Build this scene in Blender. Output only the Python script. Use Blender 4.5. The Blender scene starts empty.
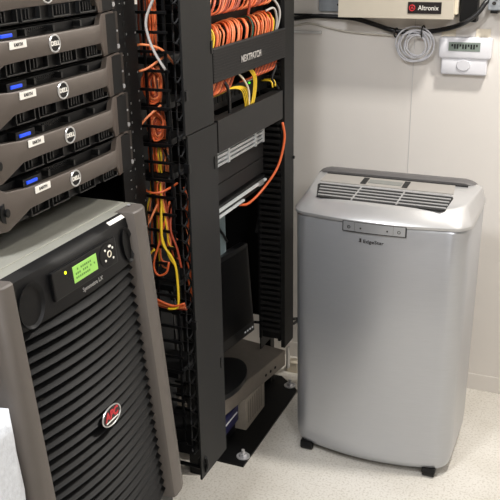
import bpy, bmesh, math, random
from mathutils import Vector, Matrix
random.seed(7)
C = bpy.context.scene.collection
S = bpy.context.scene
# ---------------------------------------------------------------- camera
YAW, PITCH, ROLL = -0.406071, 0.3628538, -0.016568
fw = Vector((math.sin(YAW)*math.cos(PITCH), math.cos(YAW)*math.cos(PITCH), -math.sin(PITCH)))
r0 = Vector((math.cos(YAW), -math.sin(YAW), 0)); u0 = r0.cross(fw)
rr = math.cos(ROLL)*r0 + math.sin(ROLL)*u0; uu = -math.sin(ROLL)*r0 + math.cos(ROLL)*u0
cd = bpy.data.cameras.new('camera'); cam = bpy.data.objects.new('camera', cd); C.objects.link(cam)
cd.sensor_width = 36; cd.lens = 829.18/500*36; cd.clip_start = 0.02
cam.matrix_world = Matrix(((rr.x, uu.x, -fw.x, 0), (rr.y, uu.y, -fw.y, 0), (rr.z, uu.z, -fw.z, 1.745), (0, 0, 0, 1)))
S.camera = cam
# ---------------------------------------------------------------- world, lights, exposure
w = bpy.data.worlds.new('world'); S.world = w; w.use_nodes = True
w.node_tree.nodes['Background'].inputs[0].default_value = (0.8, 0.85, 1, 1)
w.node_tree.nodes['Background'].inputs[1].default_value = 0.3
def area(name, loc, target, sx, sy, power, col):
    l = bpy.data.lights.new(name, 'AREA'); l.shape = 'RECTANGLE'; l.size = sx; l.size_y = sy; l.energy = power; l.color = col
    o = bpy.data.objects.new(name, l); C.objects.link(o); o.location = loc
    o.rotation_euler = (Vector(target)-Vector(loc)).to_track_quat('-Z', 'Y').to_euler(); return o
area('ceiling_lamp', (0.05, 2.52, 2.66), (0.05, 2.52, 0), 0.16, 0.12, 21, (1.0, 0.96, 0.9))
area('ceiling_lamp', (-0.9, 0.8, 2.66), (-0.9, 0.9, 0), 0.35, 0.35, 21, (0.97, 0.98, 1.0))
area('ceiling_lamp', (0.9, -0.1, 2.66), (0.7, 0.5, 0), 0.6, 1.2, 32, (0.98, 0.98, 1.0))
S.view_settings.view_transform = 'Standard'; S.view_settings.look = 'None'; S.view_settings.gamma = 1
S.view_settings.use_curve_mapping = False; S.view_settings.exposure = 0.85
# ---------------------------------------------------------------- materials
def hexc(c):
    return tuple((x/255/12.92 if x/255 <= .04045 else ((x/255+.055)/1.055)**2.4) for x in c)
def mat(name, rgb, rough=0.5, metal=0.0, var=0.06, scale=30.0, bump=0.0, bscale=200.0, emit=None, es=1.0, stretch=None, coat=0.0, spec=0.5):
    m = bpy.data.materials.new(name); m.use_nodes = True; nt = m.node_tree; b = nt.nodes['Principled BSDF']
    c = hexc(rgb); tc = nt.nodes.new('ShaderNodeTexCoord'); mp = nt.nodes.new('ShaderNodeMapping')
    if stretch: mp.inputs['Scale'].default_value = stretch
    nt.links.new(tc.outputs['Object'], mp.inputs[0])
    n = nt.nodes.new('ShaderNodeTexNoise'); n.inputs['Scale'].default_value = scale; n.inputs['Detail'].default_value = 4
    nt.links.new(mp.outputs[0], n.inputs[0])
    cr = nt.nodes.new('ShaderNodeValToRGB')
    cr.color_ramp.elements[0].position = .3; cr.color_ramp.elements[1].position = .7
    cr.color_ramp.elements[0].color = tuple(x*(1-var) for x in c)+(1,); cr.color_ramp.elements[1].color = tuple(min(1, x*(1+var)) for x in c)+(1,)
    nt.links.new(n.outputs[0], cr.inputs[0]); nt.links.new(cr.outputs[0], b.inputs['Base Color'])
    b.inputs['Roughness'].default_value = rough; b.inputs['Metallic'].default_value = metal
    b.inputs['Specular IOR Level'].default_value = spec
    if coat: b.inputs['Coat Weight'].default_value = coat
    if bump:
        n2 = nt.nodes.new('ShaderNodeTexNoise'); n2.inputs['Scale'].default_value = bscale; n2.inputs['Detail'].default_value = 3
        nt.links.new(mp.outputs[0], n2.inputs[0])
        bp = nt.nodes.new('ShaderNodeBump'); bp.inputs['Strength'].default_value = bump; bp.inputs['Distance'].default_value = .002
        nt.links.new(n2.outputs[0], bp.inputs['Height']); nt.links.new(bp.outputs[0], b.inputs['Normal'])
    if emit:
        b.inputs['Emission Color'].default_value = hexc(emit)+(1,); b.inputs['Emission Strength'].default_value = es
    return m
M = dict(
 wall=mat('painted_wall', (222, 217, 211), .75, var=.015, scale=3, bump=.15, bscale=60),
 ceil=mat('ceiling_tile', (225, 223, 218), .9),
 srv=mat('server_grey', (88, 80, 74), .42, .25, var=.05, bump=.1, bscale=900),
 srvear=mat('ear_grey', (70, 64, 60), .4, .4),
 srvblk=mat('server_black', (9, 9, 10), .5, spec=.3, bump=.1),
 dgrey=mat('drive_grey', (20, 20, 20), .4),
 blue=mat('blue_display', (25, 70, 220), .4, emit=(20, 80, 255), es=.25),
 white=mat('white_paper', (236, 232, 224), .6, var=.03),
 ink=mat('dark_ink', (35, 32, 32), .6),
 silver=mat('silver_metal', (205, 205, 205), .3, .8),
 chrome=mat('chrome', (215, 215, 218), .3, .6),
 rack=mat('rack_black', (9, 9, 10), .5, 0, spec=.25, bump=.15, bscale=500),
 rackhole=mat('hole_dark', (3, 3, 3), .9),
 plastic=mat('black_plastic', (10, 10, 11), .42, spec=.3, var=.08),
 cover=mat('cover_black', (19, 19, 19), .55, 0, spec=.3, var=.05, scale=12, bump=.12, bscale=700),
 panel=mat('panel_black', (27, 26, 26), .5, 0, spec=.3, var=.05, bump=.15, bscale=600),
 orange=mat('orange_jacket', (214, 98, 50), .4, var=.12), orange2=mat('orange_jacket_highlit', (230, 134, 84), .4, var=.12),  # salmon tone puts the cable highlights into the jacket colour
 orange3=mat('orange_jacket_shaded', (150, 58, 30), .45, var=.12), yellow=mat('yellow_jacket', (228, 190, 40), .4, var=.1),  # rust tone is the same orange jacket with shade in its colour
 green=mat('green_jacket', (40, 80, 62), .5), greyc=mat('grey_jacket', (176, 172, 168), .5),
 blackc=mat('black_jacket', (18, 18, 20), .4), beigec=mat('beige_jacket', (196, 190, 178), .5),
 galv=mat('galvanised_plate', (186, 185, 174), .38, .55, var=.08, scale=14, bump=.1, bscale=300),
 upscol=mat('warm_grey_plastic', (90, 84, 79), .5, var=.03, bump=.12, bscale=700),
 upsblk=mat('ups_black', (10, 10, 11), .5, spec=.25, var=.05, bump=.08, bscale=600),
 lcdg=mat('green_lcd', (150, 200, 95), .35, emit=(130, 200, 80), es=.12),
 lcdt=mat('lcd_characters', (90, 135, 60), .5), red=mat('badge_red', (190, 40, 50), .45),
 led=mat('yellow_led', (220, 230, 30), .4, emit=(220, 235, 30), es=.8),
 ledw=mat('white_led', (170, 170, 170), .4, emit=(255, 255, 255), es=.1),
 ledg=mat('green_led', (80, 230, 60), .4, emit=(80, 240, 50), es=.8),
 acbody=mat('brushed_silver', (182, 184, 188), .33, .62, var=.03, scale=60, stretch=(.3, .3, 14)),
 actop=mat('satin_silver', (196, 196, 197), .3, .6, var=.02),
 acplate=mat('top_plate_grey', (172, 168, 163), .42, .4, var=.02),
 acdark=mat('charcoal_plastic', (92, 90, 90), .45, .1), acside=mat('pale_grey_plastic', (196, 194, 192), .5),
 vent=mat('vent_dark', (22, 22, 22), .7), lcdgrey=mat('grey_lcd', (120, 122, 118), .3),
 box=mat('beige_enamel', (196, 188, 172), .5, var=.02), wht=mat('white_plastic', (214, 214, 219), .4, var=.02),
 ivory=mat('ivory_plastic', (226, 216, 196), .45, var=.03), lcds=mat('thermostat_lcd', (128, 140, 132), .3, var=.05),
 bracket=mat('zinc_plate', (176, 182, 188), .4, .6, var=.08, scale=40), monitor=mat('monitor_black', (26, 26, 27), .35),
 louvre=mat('pale_louvre', (215, 219, 221), .4, .3), appl=mat('taupe_steel', (132, 124, 115), .45, .4),
 beige=mat('beige_steel', (158, 150, 138), .5, .2), navy=mat('navy_plastic', (34, 34, 72), .4),
 teal=mat('pale_blue_panel', (150, 168, 172), .5), badge=mat('badge_black', (28, 22, 22), .4),
 wrap=mat('white_bubble_wrap', (206, 210, 216), .4, var=.08, scale=90, bump=.9, bscale=150),
)
# floor: cream vinyl with fine speckle and tile joints
def floor_mat():
    m = bpy.data.materials.new('speckled_vinyl'); m.use_nodes = True; nt = m.node_tree; b = nt.nodes['Principled BSDF']; L = nt.links.new
    tc = nt.nodes.new('ShaderNodeTexCoord')
    n1 = nt.nodes.new('ShaderNodeTexNoise'); n1.inputs['Scale'].default_value = 130; n1.inputs['Detail'].default_value = 5
    n2 = nt.nodes.new('ShaderNodeTexNoise'); n2.inputs['Scale'].default_value = 5; n2.inputs['Detail'].default_value = 3
    L(tc.outputs['Object'], n1.inputs[0]); L(tc.outputs['Object'], n2.inputs[0])
    cr = nt.nodes.new('ShaderNodeValToRGB'); e = cr.color_ramp.elements
    e[0].position = .36; e[0].color = hexc((200, 194, 184))+(1,); e[1].position = .50; e[1].color = hexc((221, 217, 209))+(1,)
    L(n1.outputs[0], cr.inputs[0])
    cr2 = nt.nodes.new('ShaderNodeValToRGB'); e = cr2.color_ramp.elements
    e[0].position = .3; e[0].color = (.9, .89, .87, 1); e[1].position = .7; e[1].color = (1, 1, 1, 1); L(n2.outputs[0], cr2.inputs[0])
    mx = nt.nodes.new('ShaderNodeMix'); mx.data_type = 'RGBA'; mx.blend_type = 'MULTIPLY'; mx.inputs[0].default_value = 1
    L(cr.outputs[0], mx.inputs[6]); L(cr2.outputs[0], mx.inputs[7])
    br = nt.nodes.new('ShaderNodeTexBrick'); br.offset = 0; br.inputs['Scale'].default_value = 1
    br.inputs['Brick Width'].default_value = .305; br.inputs['Row Height'].default_value = .305; br.inputs['Mortar Size'].default_value = .0012
    br.inputs['Color1'].default_value = (1, 1, 1, 1); br.inputs['Color2'].default_value = (.97, .97, .97, 1); br.inputs['Mortar'].default_value = (.9, .89, .87, 1)
    mp = nt.nodes.new('ShaderNodeMapping'); mp.inputs['Location'].default_value = (.12, .06, 0); L(tc.outputs['Object'], mp.inputs[0]); L(mp.outputs[0], br.inputs[0])
    m2 = nt.nodes.new('ShaderNodeMix'); m2.data_type = 'RGBA'; m2.blend_type = 'MULTIPLY'; m2.inputs[0].default_value = 1
    L(mx.outputs[2], m2.inputs[6]); L(br.outputs[0], m2.inputs[7]); L(m2.outputs[2], b.inputs['Base Color'])
    b.inputs['Roughness'].default_value = .45
    return m
M['floor'] = floor_mat()
# ---------------------------------------------------------------- helpers
def obj(name, bm, m, parent=None, smooth=False):
    me = bpy.data.meshes.new(name); bmesh.ops.recalc_face_normals(bm, faces=bm.faces[:]); bm.to_mesh(me); bm.free()
    if smooth:
        for p in me.polygons: p.use_smooth = True
    me.materials.append(m if not isinstance(m, str) else M[m])
    o = bpy.data.objects.new(name, me); C.objects.link(o)
    if smooth == 'auto':
        try: me.set_sharp_from_angle(angle=math.radians(35))
        except Exception: pass
    if parent:
        o.parent = parent
        off = getp(parent); o.location = (-off[0], -off[1], -off[2])
    return o
def getp(p):
    v = Vector((0, 0, 0))
    while p: v += p.location; p = p.parent
    return v
def tag(o, label, cat, group=None, kind=None):
    o['label'] = label; o['category'] = cat
    if group: o['group'] = group
    if kind: o['kind'] = kind
    return o
def thing(name, label, cat, loc=(0, 0, 0), group=None):
    o = bpy.data.objects.new(name, None); o.empty_display_size = .05; C.objects.link(o); o.location = loc
    return tag(o, label, cat, group)
def struct(name, bm, m):
    o = obj(name, bm, m); o['kind'] = 'structure'; return o
def box(bm, x0, x1, y0, y1, z0, z1, bev=0, seg=2, mtx=None):
    b = bmesh.new()
    vs = [b.verts.new((x, y, z)) for x in (x0, x1) for y in (y0, y1) for z in (z0, z1)]
    for f in ((0, 1, 3, 2), (4, 6, 7, 5), (0, 4, 5, 1), (2, 3, 7, 6), (0, 2, 6, 4), (1, 5, 7, 3)): b.faces.new([vs[i] for i in f])
    if bev: bmesh.ops.bevel(b, geom=b.edges[:], offset=bev, segments=seg, profile=.6, affect='EDGES')
    merge(bm, b, mtx); return bm
def merge(bm, b, mtx=None):
    mp = {}
    for v in b.verts: mp[v] = bm.verts.new(mtx @ v.co if mtx else v.co)
    for f in b.faces:
        try: bm.faces.new([mp[v] for v in f.verts])
        except ValueError: pass
    b.free()
def bx(*a, **k): return box(bmesh.new(), *a, **k)
def tube(bm, pts, r, n=8, closed=False):
    pts = [Vector(p) for p in pts]; N = len(pts); rings = []
    up = None
    for i, p in enumerate(pts):
        if closed: t = pts[(i+1) % N]-pts[i-1]
        else: t = pts[min(i+1, N-1)]-pts[max(i-1, 0)]
        t.normalize()
        if up is None: up = t.orthogonal().normalized()
        up = (up - t*up.dot(t)); up = up.normalized() if up.length > 1e-6 else t.orthogonal().normalized()
        s = t.cross(up); rad = r if not hasattr(r, '__len__') else r[i]
        rings.append([bm.verts.new(p+(up*math.cos(a)+s*math.sin(a))*rad) for a in [2*math.pi*k/n for k in range(n)]])
    for i in range(N if closed else N-1):
        A, B = rings[i], rings[(i+1) % N]
        for k in range(n): bm.faces.new((A[k], A[(k+1) % n], B[(k+1) % n], B[k]))
    if not closed: bm.faces.new(rings[0][::-1]); bm.faces.new(rings[-1])
    return bm
def smooth_path(pts, k=6):
    P = [Vector(p) for p in pts]; P = [2*P[0]-P[1]]+P+[2*P[-1]-P[-2]]; out = []
    for i in range(1, len(P)-2):
        a, b, c, d = P[i-1:i+3]
        for j in range(k):
            t = j/k; out.append(.5*((2*b)+(c-a)*t+(2*a-5*b+4*c-d)*t*t+(3*b-3*c+d-a)*t**3))
    out.append(P[-2]); return out
def rodm(p, q, r, n=10): return tube(bmesh.new(), [p, q], r, n)
def prism(bm, poly, f0, f1):
    """poly: 2D list, f0/f1: functions mapping (a,b)->3D point for the two ends"""
    A = [bm.verts.new(f0(*p)) for p in poly]; B = [bm.verts.new(f1(*p)) for p in poly]
    bm.faces.new(A); bm.faces.new(B[::-1])
    for i in range(len(poly)): j = (i+1) % len(poly); bm.faces.new((A[i], B[i], B[j], A[j]))
    return bm
def grid(bm, rows, closeu=False):
    V = [[bm.verts.new(p) for p in r] for r in rows]
    for i in range(len(V)-1):
        n = len(V[i])
        for j in range(n if closeu else n-1): bm.faces.new((V[i][j], V[i][(j+1) % n], V[i+1][(j+1) % n], V[i+1][j]))
    return V
def text_obj(name, s, size, origin, right, up, m, parent=None, extrude=.0006, width=None, bold=0, shear=0):
    cu = bpy.data.curves.new(name, 'FONT'); cu.body = s; cu.size = size; cu.extrude = extrude; cu.align_x = 'CENTER'; cu.align_y = 'CENTER'
    cu.offset = bold; cu.shear = shear; cu.resolution_u = 3
    t = bpy.data.objects.new(name, cu); C.objects.link(t); bpy.context.view_layer.update()
    me = bpy.data.meshes.new_from_object(t.evaluated_get(bpy.context.evaluated_depsgraph_get()))
    bpy.data.objects.remove(t); bpy.data.curves.remove(cu)
    R = Vector(right).normalized(); U = Vector(up).normalized(); N = R.cross(U)
    k = 1
    if width:
        xs = [v.co.x for v in me.vertices]; k = width/(max(xs)-min(xs))
    for v in me.vertices: v.co = Vector(origin)+R*(v.co.x*k)+U*v.co.y+N*v.co.z
    me.name = name; me.materials.append(M[m]); o = bpy.data.objects.new(name, me); C.objects.link(o)
    if parent: o.parent = parent; o.location = -getp(parent)
    return o
def ellring(bm, c, R, U, a, b, t, dep, n=32):
    """elliptical ring (tube) in plane"""
    c = Vector(c); tube(bm, [c+R*math.cos(2*math.pi*i/n)*a+U*math.sin(2*math.pi*i/n)*b for i in range(n)], t, 6, True); return bm
def elldisc(bm, c, R, U, a, b, dep, n=32):
    c = Vector(c); N = R.cross(U)
    prism(bm, [(math.cos(2*math.pi*i/n)*a, math.sin(2*math.pi*i/n)*b) for i in range(n)], lambda p, q: c+R*p+U*q, lambda p, q: c+R*p+U*q+N*dep); return bm
X, Y, Z = Vector((1, 0, 0)), Vector((0, 1, 0)), Vector((0, 0, 1))
def clone(root, loc, label=None):
    c = root.copy(); C.objects.link(c); c.location = loc
    if label: c['label'] = label
    for ch in root.children:
        d = ch.copy(); C.objects.link(d); d.parent = c
        for g in ch.children:
            e = g.copy(); C.objects.link(e); e.parent = d
    return c
# ---------------------------------------------------------------- setting
WY = 3.073
struct('floor', bx(-2.4, 2.2, -2.6, WY+.1, -.1, 0), 'floor')
struct('ceiling', bx(-2.4, 2.2, -2.6, WY+.1, 2.7, 2.8), 'ceil')
struct('wall_back', bx(-2.4, 2.2, WY, WY+.1, 0, 2.7), 'wall')
struct('wall_left', bx(-2.5, -2.4, -2.6, WY+.1, 0, 2.7), 'wall')
struct('wall_right', bx(2.2, 2.3, -2.6, WY+.1, 0, 2.7), 'wall')
struct('wall_front', bx(-2.4, 2.2, -2.7, -2.6, 0, 2.7), 'wall')
struct('trim_1', bx(-.6575, -.6555, WY-.0012, WY, 0, 2.7), 'acside')
bm = bmesh.new(); box(bm, -1.19, 2.2, WY-.003, WY, 0, .07, bev=.001)
struct('baseboard_back', bm, 'wall')
# ---------------------------------------------------------------- server rack (left)
t = thing('server_rack', 'black server rack with a perforated square-hole post holding the stacked grey servers', 'rack', (-1.3, 1.36, 0))
def post(name, x0, y0, y1, z0=0, z1=2.15, dirn=1):
    bm = bmesh.new(); box(bm, x0-.004, x0, y0, y1, z0, z1); box(bm, x0-.05, x0-.004, y1-.004, y1, z0, z1)
    o = obj(name, bm, 'rack', t); return o
p = post('post', -1.0, 1.592, 1.69)
bm = bmesh.new(); bg = bmesh.new(); bs = bmesh.new(); bq = bmesh.new()
z = .3
while z < 2.0:
    box(bm, -1.0, -.9992, 1.633, 1.643, z-.005, z+.005)
    if random.random() < .6: box(bg, -.9992, -.9985, 1.643, 1.6455, z-.003, z+.002)  # silver slivers painted on as glints beside the holes
    if random.random() < .35: box(bg, -.9992, -.9985, 1.681, 1.684, z-.003, z+.001)
    if random.random() < .35: box(bg, -.9992, -.9985, 1.620, 1.625, z-.001, z+.001)
    z += .0222
obj('mounting_holes', bm, 'rackhole', p); o = obj('hole_glints', bg, 'silver', p); o['label'] = 'bright glints painted along the square mounting holes'
post('post', -1.0, .955, .982)
obj('mounting_flange', bx(-1.004, -1.0, .982, 1.112, 1.21, 2.15), 'rack', t)
post('post', -1.95, 1.592, 1.70); post('post', -1.95, .955, .982)
obj('top_frame', bx(-1.95, -1.0, .955, 1.70, 2.15, 2.2), 'rack', t)
obj('base_frame', bx(-1.95, -1.0, .955, 1.70, 0, .04), 'rack', t)
obj('side_panel', bx(-1.95, -1.06, 1.69, 1.70, .04, 2.15), 'rack', t)
obj('side_panel', bx(-1.95, -1.06, .960, .970, .04, 2.15), 'rack', t)
# servers, local origin at ear plane left bottom (-1.0, 1.10, zb)
def make_server(zb, label):
    Y0 = 1.10; t = thing('rack_server', label, 'server', (-1.0, Y0+.25, zb), 'rack servers stacked in the left rack')
    P = lambda a, y, z_: (-1.0+a, Y0+y, zb+z_)
    obj('chassis', bx(-1.72, -1.0, Y0+.02, Y0+.48, zb+.002, zb+.085), 'srvblk', t)
    bm = bmesh.new(); box(bm, -1.0, -.985, Y0+.012, Y0+.488, zb+.003, zb+.084)
    fp = obj('front_panel', bm, 'srvblk', t)
    # drive handles and slots seen in the recesses
    bm = bmesh.new(); bd = bmesh.new()
    for k, y in enumerate((.10, .168, .262, .352)):
        bm = bmesh.new()
        box(bm, *[P(a, 0, 0)[0] for a in (.015, .026)], Y0+y, Y0+y+.058, zb+.006, zb+.009, bev=.001)
        box(bm, -.985, -.975, Y0+y, Y0+y+.003, zb+.006, zb+.03); box(bm, -.985, -.975, Y0+y+.055, Y0+y+.058, zb+.006, zb+.03)
        for j in range(4 if k > 1 else 2): box(bm, -.985, -.977, Y0+y+.014+j*.009, Y0+y+.0175+j*.009, zb+.010, zb+.028, bev=.0008)
        obj('drive_handle', bm, 'dgrey', fp)
    for y in (.155, .24, .33): obj('vent_divider', bx(-.985, -.968, Y0+y, Y0+y+.006, zb+.072, zb+.083), 'dgrey', fp)
    bm = bmesh.new()
    for j in range(14):
        for q in range(2): box(bm, -.985, -.982, Y0+.175+j*.006, Y0+.1775+j*.006, zb+.074+q*.005, zb+.0765+q*.005)
    obj('vent_mesh', bm, 'dgrey', fp); bd.free()
    # bezel, lofted
    st = [(0, .0, .087, .006), (.006, 0, .087, .016), (.022, .0, .080, .026), (.030, .002, .074, .030), (.080, .031, .071, .042), (.14, .033, .0695, .044), (.25, .033, .0695, .046), (.36, .033, .0695, .044),
          (.385, .033, .070, .042), (.424, .004, .086, .022), (.43, .0, .087, .020), (.476, .0, .087, .008), (.5, 0, .087, .004)]
    bm = bmesh.new(); rows = []
    for y, a, b, x in st:
        xb = max(x-.014, .0005)
        rows.append([P(xb, y, a), P(x-.002, y, a), P(x, y, a+.003), P(x, y, b-.003), P(x-.002, y, b), P(xb, y, b)])
    V = grid(bm, rows, True); bm.faces.new(V[0]); bm.faces.new(V[-1][::-1])
    bz = obj('bezel', bm, 'srv', t, 'auto')
    # oval button recess left
    bm = bmesh.new(); elldisc(bm, P(.0225, .027, .036), Y, Z, .016, .020, .0045); elldisc(bm, P(.022, .027, .036), Y, Z, .006, .008, .009)
    obj('power_recess', bm, 'plastic', bz)
    # logo
    c = P(.0462, .222, .052); bm = bmesh.new(); ellring(bm, c, Y, Z, .0155, .0155, .0018, 0)
    lg = obj('logo_ring', bm, 'silver', bz); lg['label'] = 'silver ring emblem'
    bm = bmesh.new(); elldisc(bm, P(.0455, .222, .052), Y, Z, .0145, .0145, .0011); obj('logo_field', bm, 'plastic', bz)
    text_obj('logo_text', 'DELL', .0115, P(.0472, .222, .052), Y, Z, 'white', bz, bold=.0003, width=.026)
    # label sticker
    obj('label_sticker', bx(P(.0436, 0, 0)[0], P(.0452, 0, 0)[0], Y0+.094, Y0+.140, zb+.0555, zb+.0685), 'white', bz)
    text_obj('sticker_text', 'EARTH', .008, P(.0453, .117, .062), Y, Z, 'ink', bz, bold=.0001)
    # blue LCD
    obj('status_display', bx(-.972, -.9635, Y0+.083, Y0+.115, zb+.0752, zb+.0815, bev=.0015), 'blue', fp)
    obj('display_housing', bx(-.985, -.966, Y0+.074, Y0+.130, zb+.071, zb+.0862, bev=.001), 'plastic', fp)
    # ear screws
    bm = bmesh.new(); elldisc(bm, P(.0045, .5065, .012), Y, Z, .005, .005, .003, 12); obj('ear_screw', bm, 'chrome', t); bm = bmesh.new()
    elldisc(bm, P(.0045, .5065, .045), Y, Z, .0025, .0025, .002, 10); obj('ear_screw', bm, 'chrome', t)
    obj('ear_plate', bx(-1.0, -.9955, Y0+.499, Y0+.514, zb+.002, zb+.085, bev=.0008), 'srvear', t)
    return t
s0 = make_server(1.510, 'grey rack server with blue display, second from the top of the stack')
for zb, lb in ((1.599, 'topmost rack server in the left rack, cut off by the top of the picture'), (1.421, 'middle one of the five grey rack servers, third from the top'),
               (1.332, 'grey rack server directly above the lowest one, fourth from the top'), (1.243, 'lowest rack server, just above the metal top plate of the power unit')):
    clone(s0, (-1.0, 1.35+{1.599: -.017, 1.421: .004, 1.332: .013, 1.243: .018}[zb], zb), lb)
s0.location.y = 1.342
# ---------------------------------------------------------------- UPS
t = thing('power_unit', 'large black louvred uninterruptible power supply with grey side columns and green display', 'power supply', (-1.2, 1.25, 0))
def U(a, y, h):     # a outwards from the leaning bezel plane, h downwards from the top
    return Vector((-.905+.086*h+a, y, 1.195-h+.086*a))
obj('cabinet', bx(-1.5, -.96, .99, 1.508, .49, 1.188, bev=.003), 'rack', t)
obj('battery_base', bx(-1.5, -.862, .995, 1.495, .02, .482, bev=.004), 'plastic', t)
for y in (1.05, 1.42):
    for x in (-.90, -1.42): obj('caster', tube(bmesh.new(), [(x, y-.012, .02), (x, y+.012, .02)], .02, 14), 'plastic', t)
bm = bmesh.new(); box(bm, -1.5, -.952, .99, 1.51, 1.188, 1.195, bev=.0015); tp = obj('top_plate', bm, 'galv', t)
obj('top_lip', bx(-.9505, -.921, .992, 1.512, 1.186, 1.1945, bev=.0015), 'galv', t)
# bezel frame top
bm = bmesh.new()
def face_box(bm, y0, y1, h0, h1, a0, a1, bev=0):
    b = bmesh.new(); vs = [b.verts.new(U(a, y, h)) for a in (a0, a1) for y in (y0, y1) for h in (h0, h1)]
    for f in ((0, 1, 3, 2), (4, 6, 7, 5), (0, 4, 5, 1), (2, 3, 7, 6), (0, 2, 6, 4), (1, 5, 7, 3)): b.faces.new([vs[i] for i in f])
    if bev: bmesh.ops.bevel(b, geom=b.edges[:], offset=bev, segments=2, profile=.6, affect='EDGES')
    merge(bm, b); return bm
bow = lambda y: .016*(1-((y-1.248)/.2)**2)
rows = []
for i in range(13):
    y = 1.045+(1.452-1.045)*i/12; f = bow(y)
    rows.append([U(-.045, y, .0), U(-.016, y, -.001), U(f*.3-.002, y, .010), U(f*.6, y, .024), U(f, y, .09), U(f, y, .104), U(f-.03, y, .106), U(-.05, y, .10)])
V = grid(bm, rows, True); bm.faces.new(V[0]); bm.faces.new(V[-1][::-1])
bz = obj('top_bezel', bm, 'upsblk', t, 'auto')
# finger dishes
def dish(y, h, a, b, tilt, name='finger_dish'):
    bm = bmesh.new(); rows = []
    for i in range(8):
        r = 1.0-i/7*.98; dep = .004-.012*(1-r*r)**.5
        rows.append([U(bow(y+a*r*math.cos(q))*.95+dep+.001, y+a*r*math.cos(q)+tilt*b*r*math.sin(q), h+b*r*math.sin(q)) for q in [2*math.pi*k/28 for k in range(28)]])
    grid(bm, rows, True); obj(name, bm, 'upsblk', bz, True)
dish(1.085, .062, .032, .042, -.1); dish(1.418, .062, .024, .040, .1)
# louvres
bm = bmesh.new(); NS = 26; h = .108; ph = (.694-.108)/NS
for k in range(NS):
    rows = []
    for i in range(17):
        y = 1.045+(1.452-1.045)*i/16; f = bow(y)*1.8-.009; hh = h+k*ph - .016*(1-((y-1.248)/.2)**2)*(1 if k else .0)*min(1, k/3)*.0
        rows.append([U(-.03, y, hh+.001), U(f-.014, y, hh+.001), U(f-.007, y, hh+.003), U(f+.001, y, hh+ph*.50), U(f+.004, y, hh+ph*.60), U(f+.001, y, hh+ph*.70), U(f-.014, y, hh+ph*.74), U(-.03, y, hh+ph*.74)])
    V = grid(bm, rows, True); bm.faces.new(V[0]); bm.faces.new(V[-1][::-1])
lv = obj('louvre_panel', bm, 'upsblk', t, 'auto')
bm = bmesh.new(); face_box(bm, 1.045, 1.452, .10, .70, -.05, -.0335); obj('filter_backing', bm, 'rackhole', t)
# columns
def column(yi, yo, s):
    w_ = abs(yo-yi); prof = [(-.05, 0), (.012, 0), (.018, .003), (.020, .010), (.019, w_*.55), (.012, w_*.85), (.003, w_*.97), (-.008, w_), (-.05, w_)]
    bm = bmesh.new(); rows = []
    for h, ins in ((-.002, .003), (.001, 0), (.708, 0), (.709, .001)):
        rows.append([U(a-(ins if a > -.04 else 0), yi+s*b, h) for a, b in prof])
    V = grid(bm, rows, True); bm.faces.new(V[0]); bm.faces.new(V[-1][::-1])
    return obj('side_column', bm, 'upscol', t, 'auto')
c1_ = column(1.040, .992, -1); c2_ = column(1.438, 1.506, 1)
bm = bmesh.new(); elldisc(bm, Vector((-.925, 1.485, 1.198)), X, Y, .004, .004, .0012, 12); obj('cap_screw', bm, 'chrome', c2_)
bm = bmesh.new(); elldisc(bm, Vector((-.925, 1.012, 1.198)), X, Y, .004, .004, .0012, 12); obj('cap_screw', bm, 'chrome', c1_)
# display module
bm = bmesh.new(); face_box(bm, 1.163, 1.380, .023, .079, .010, .0185, .003); dm = obj('control_panel', bm, 'plastic', t)
bm = bmesh.new(); face_box(bm, 1.225, 1.306, .033, .066, .0175, .0192, .0008); obj('display', bm, 'lcdg', dm)
bm = bmesh.new()
for r_, n_ in ((.041, 9), (.049, 11), (.057, 8)):
    for k in range(n_):
        if random.random() < .85: face_box(bm, 1.232+k*.0062, 1.2355+k*.0062, r_-.002, r_+.002, .0192, .0196)
obj('display_characters', bm, 'lcdt', dm)
bm = bmesh.new(); R_ = Y; U_ = (U(0, 0, -1)-U(0, 0, 0)).normalized(); N_ = R_.cross(U_)
def P2(a, y, h): return U(a, y, h)
elldisc(bm, P2(.0185, 1.345, .05), R_, U_, .029, .025, .0012, 24); obj('button_pad', bm, 'upsblk', dm)
for y, h, s in ((1.336, .039, 0), (1.354, .035, 1), (1.334, .060, 0), (1.362, .062, 0), (1.363, .041, 0)):
    bm = bmesh.new(); elldisc(bm, P2(.0195, y, h), R_, U_, .0025 if not s else .005, .0025, .0012, 12); obj('button', bm, 'white', dm)
bm = bmesh.new(); ellring(bm, P2(.0205, 1.349, .05), R_, U_, .0062, .0062, .0012, 0); o = obj('enter_button', bm, 'ivory', dm)
bm = bmesh.new(); elldisc(bm, P2(.0187, 1.202, .035), R_, U_, .0032, .0032, .001, 12); obj('indicator_light', bm, 'led', dm)
bm = bmesh.new()
for k in range(3): elldisc(bm, P2(.0187, 1.205+k*.006, .045+k*.005), R_, U_, .0013, .0013, .0006, 8)
obj('indicator_dots', bm, 'dgrey', dm)
dm.location.y -= .022
text_obj('model_text', 'Symmetra LX', .0118, P2(.0165, 1.262, .0895), R_, U_, 'silver', bz, width=.070)
# label sticker on top edge
bm = bmesh.new(); b = bmesh.new()
vs = [b.verts.new(v) for v in (U(-.010, 1.376, .002), U(-.010, 1.434, .002), U(-.002, 1.434, .0075), U(-.002, 1.376, .0075))]
vs2 = [b.verts.new(v.co+Vector((.001, 0, .0012))) for v in vs]
b.faces.new(vs); b.faces.new(vs2); [b.faces.new((vs[i], vs[(i+1) % 4], vs2[(i+1) % 4], vs2[i])) for i in range(4)]
merge(bm, b); obj('label_sticker', bm, 'white', bz)
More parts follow.
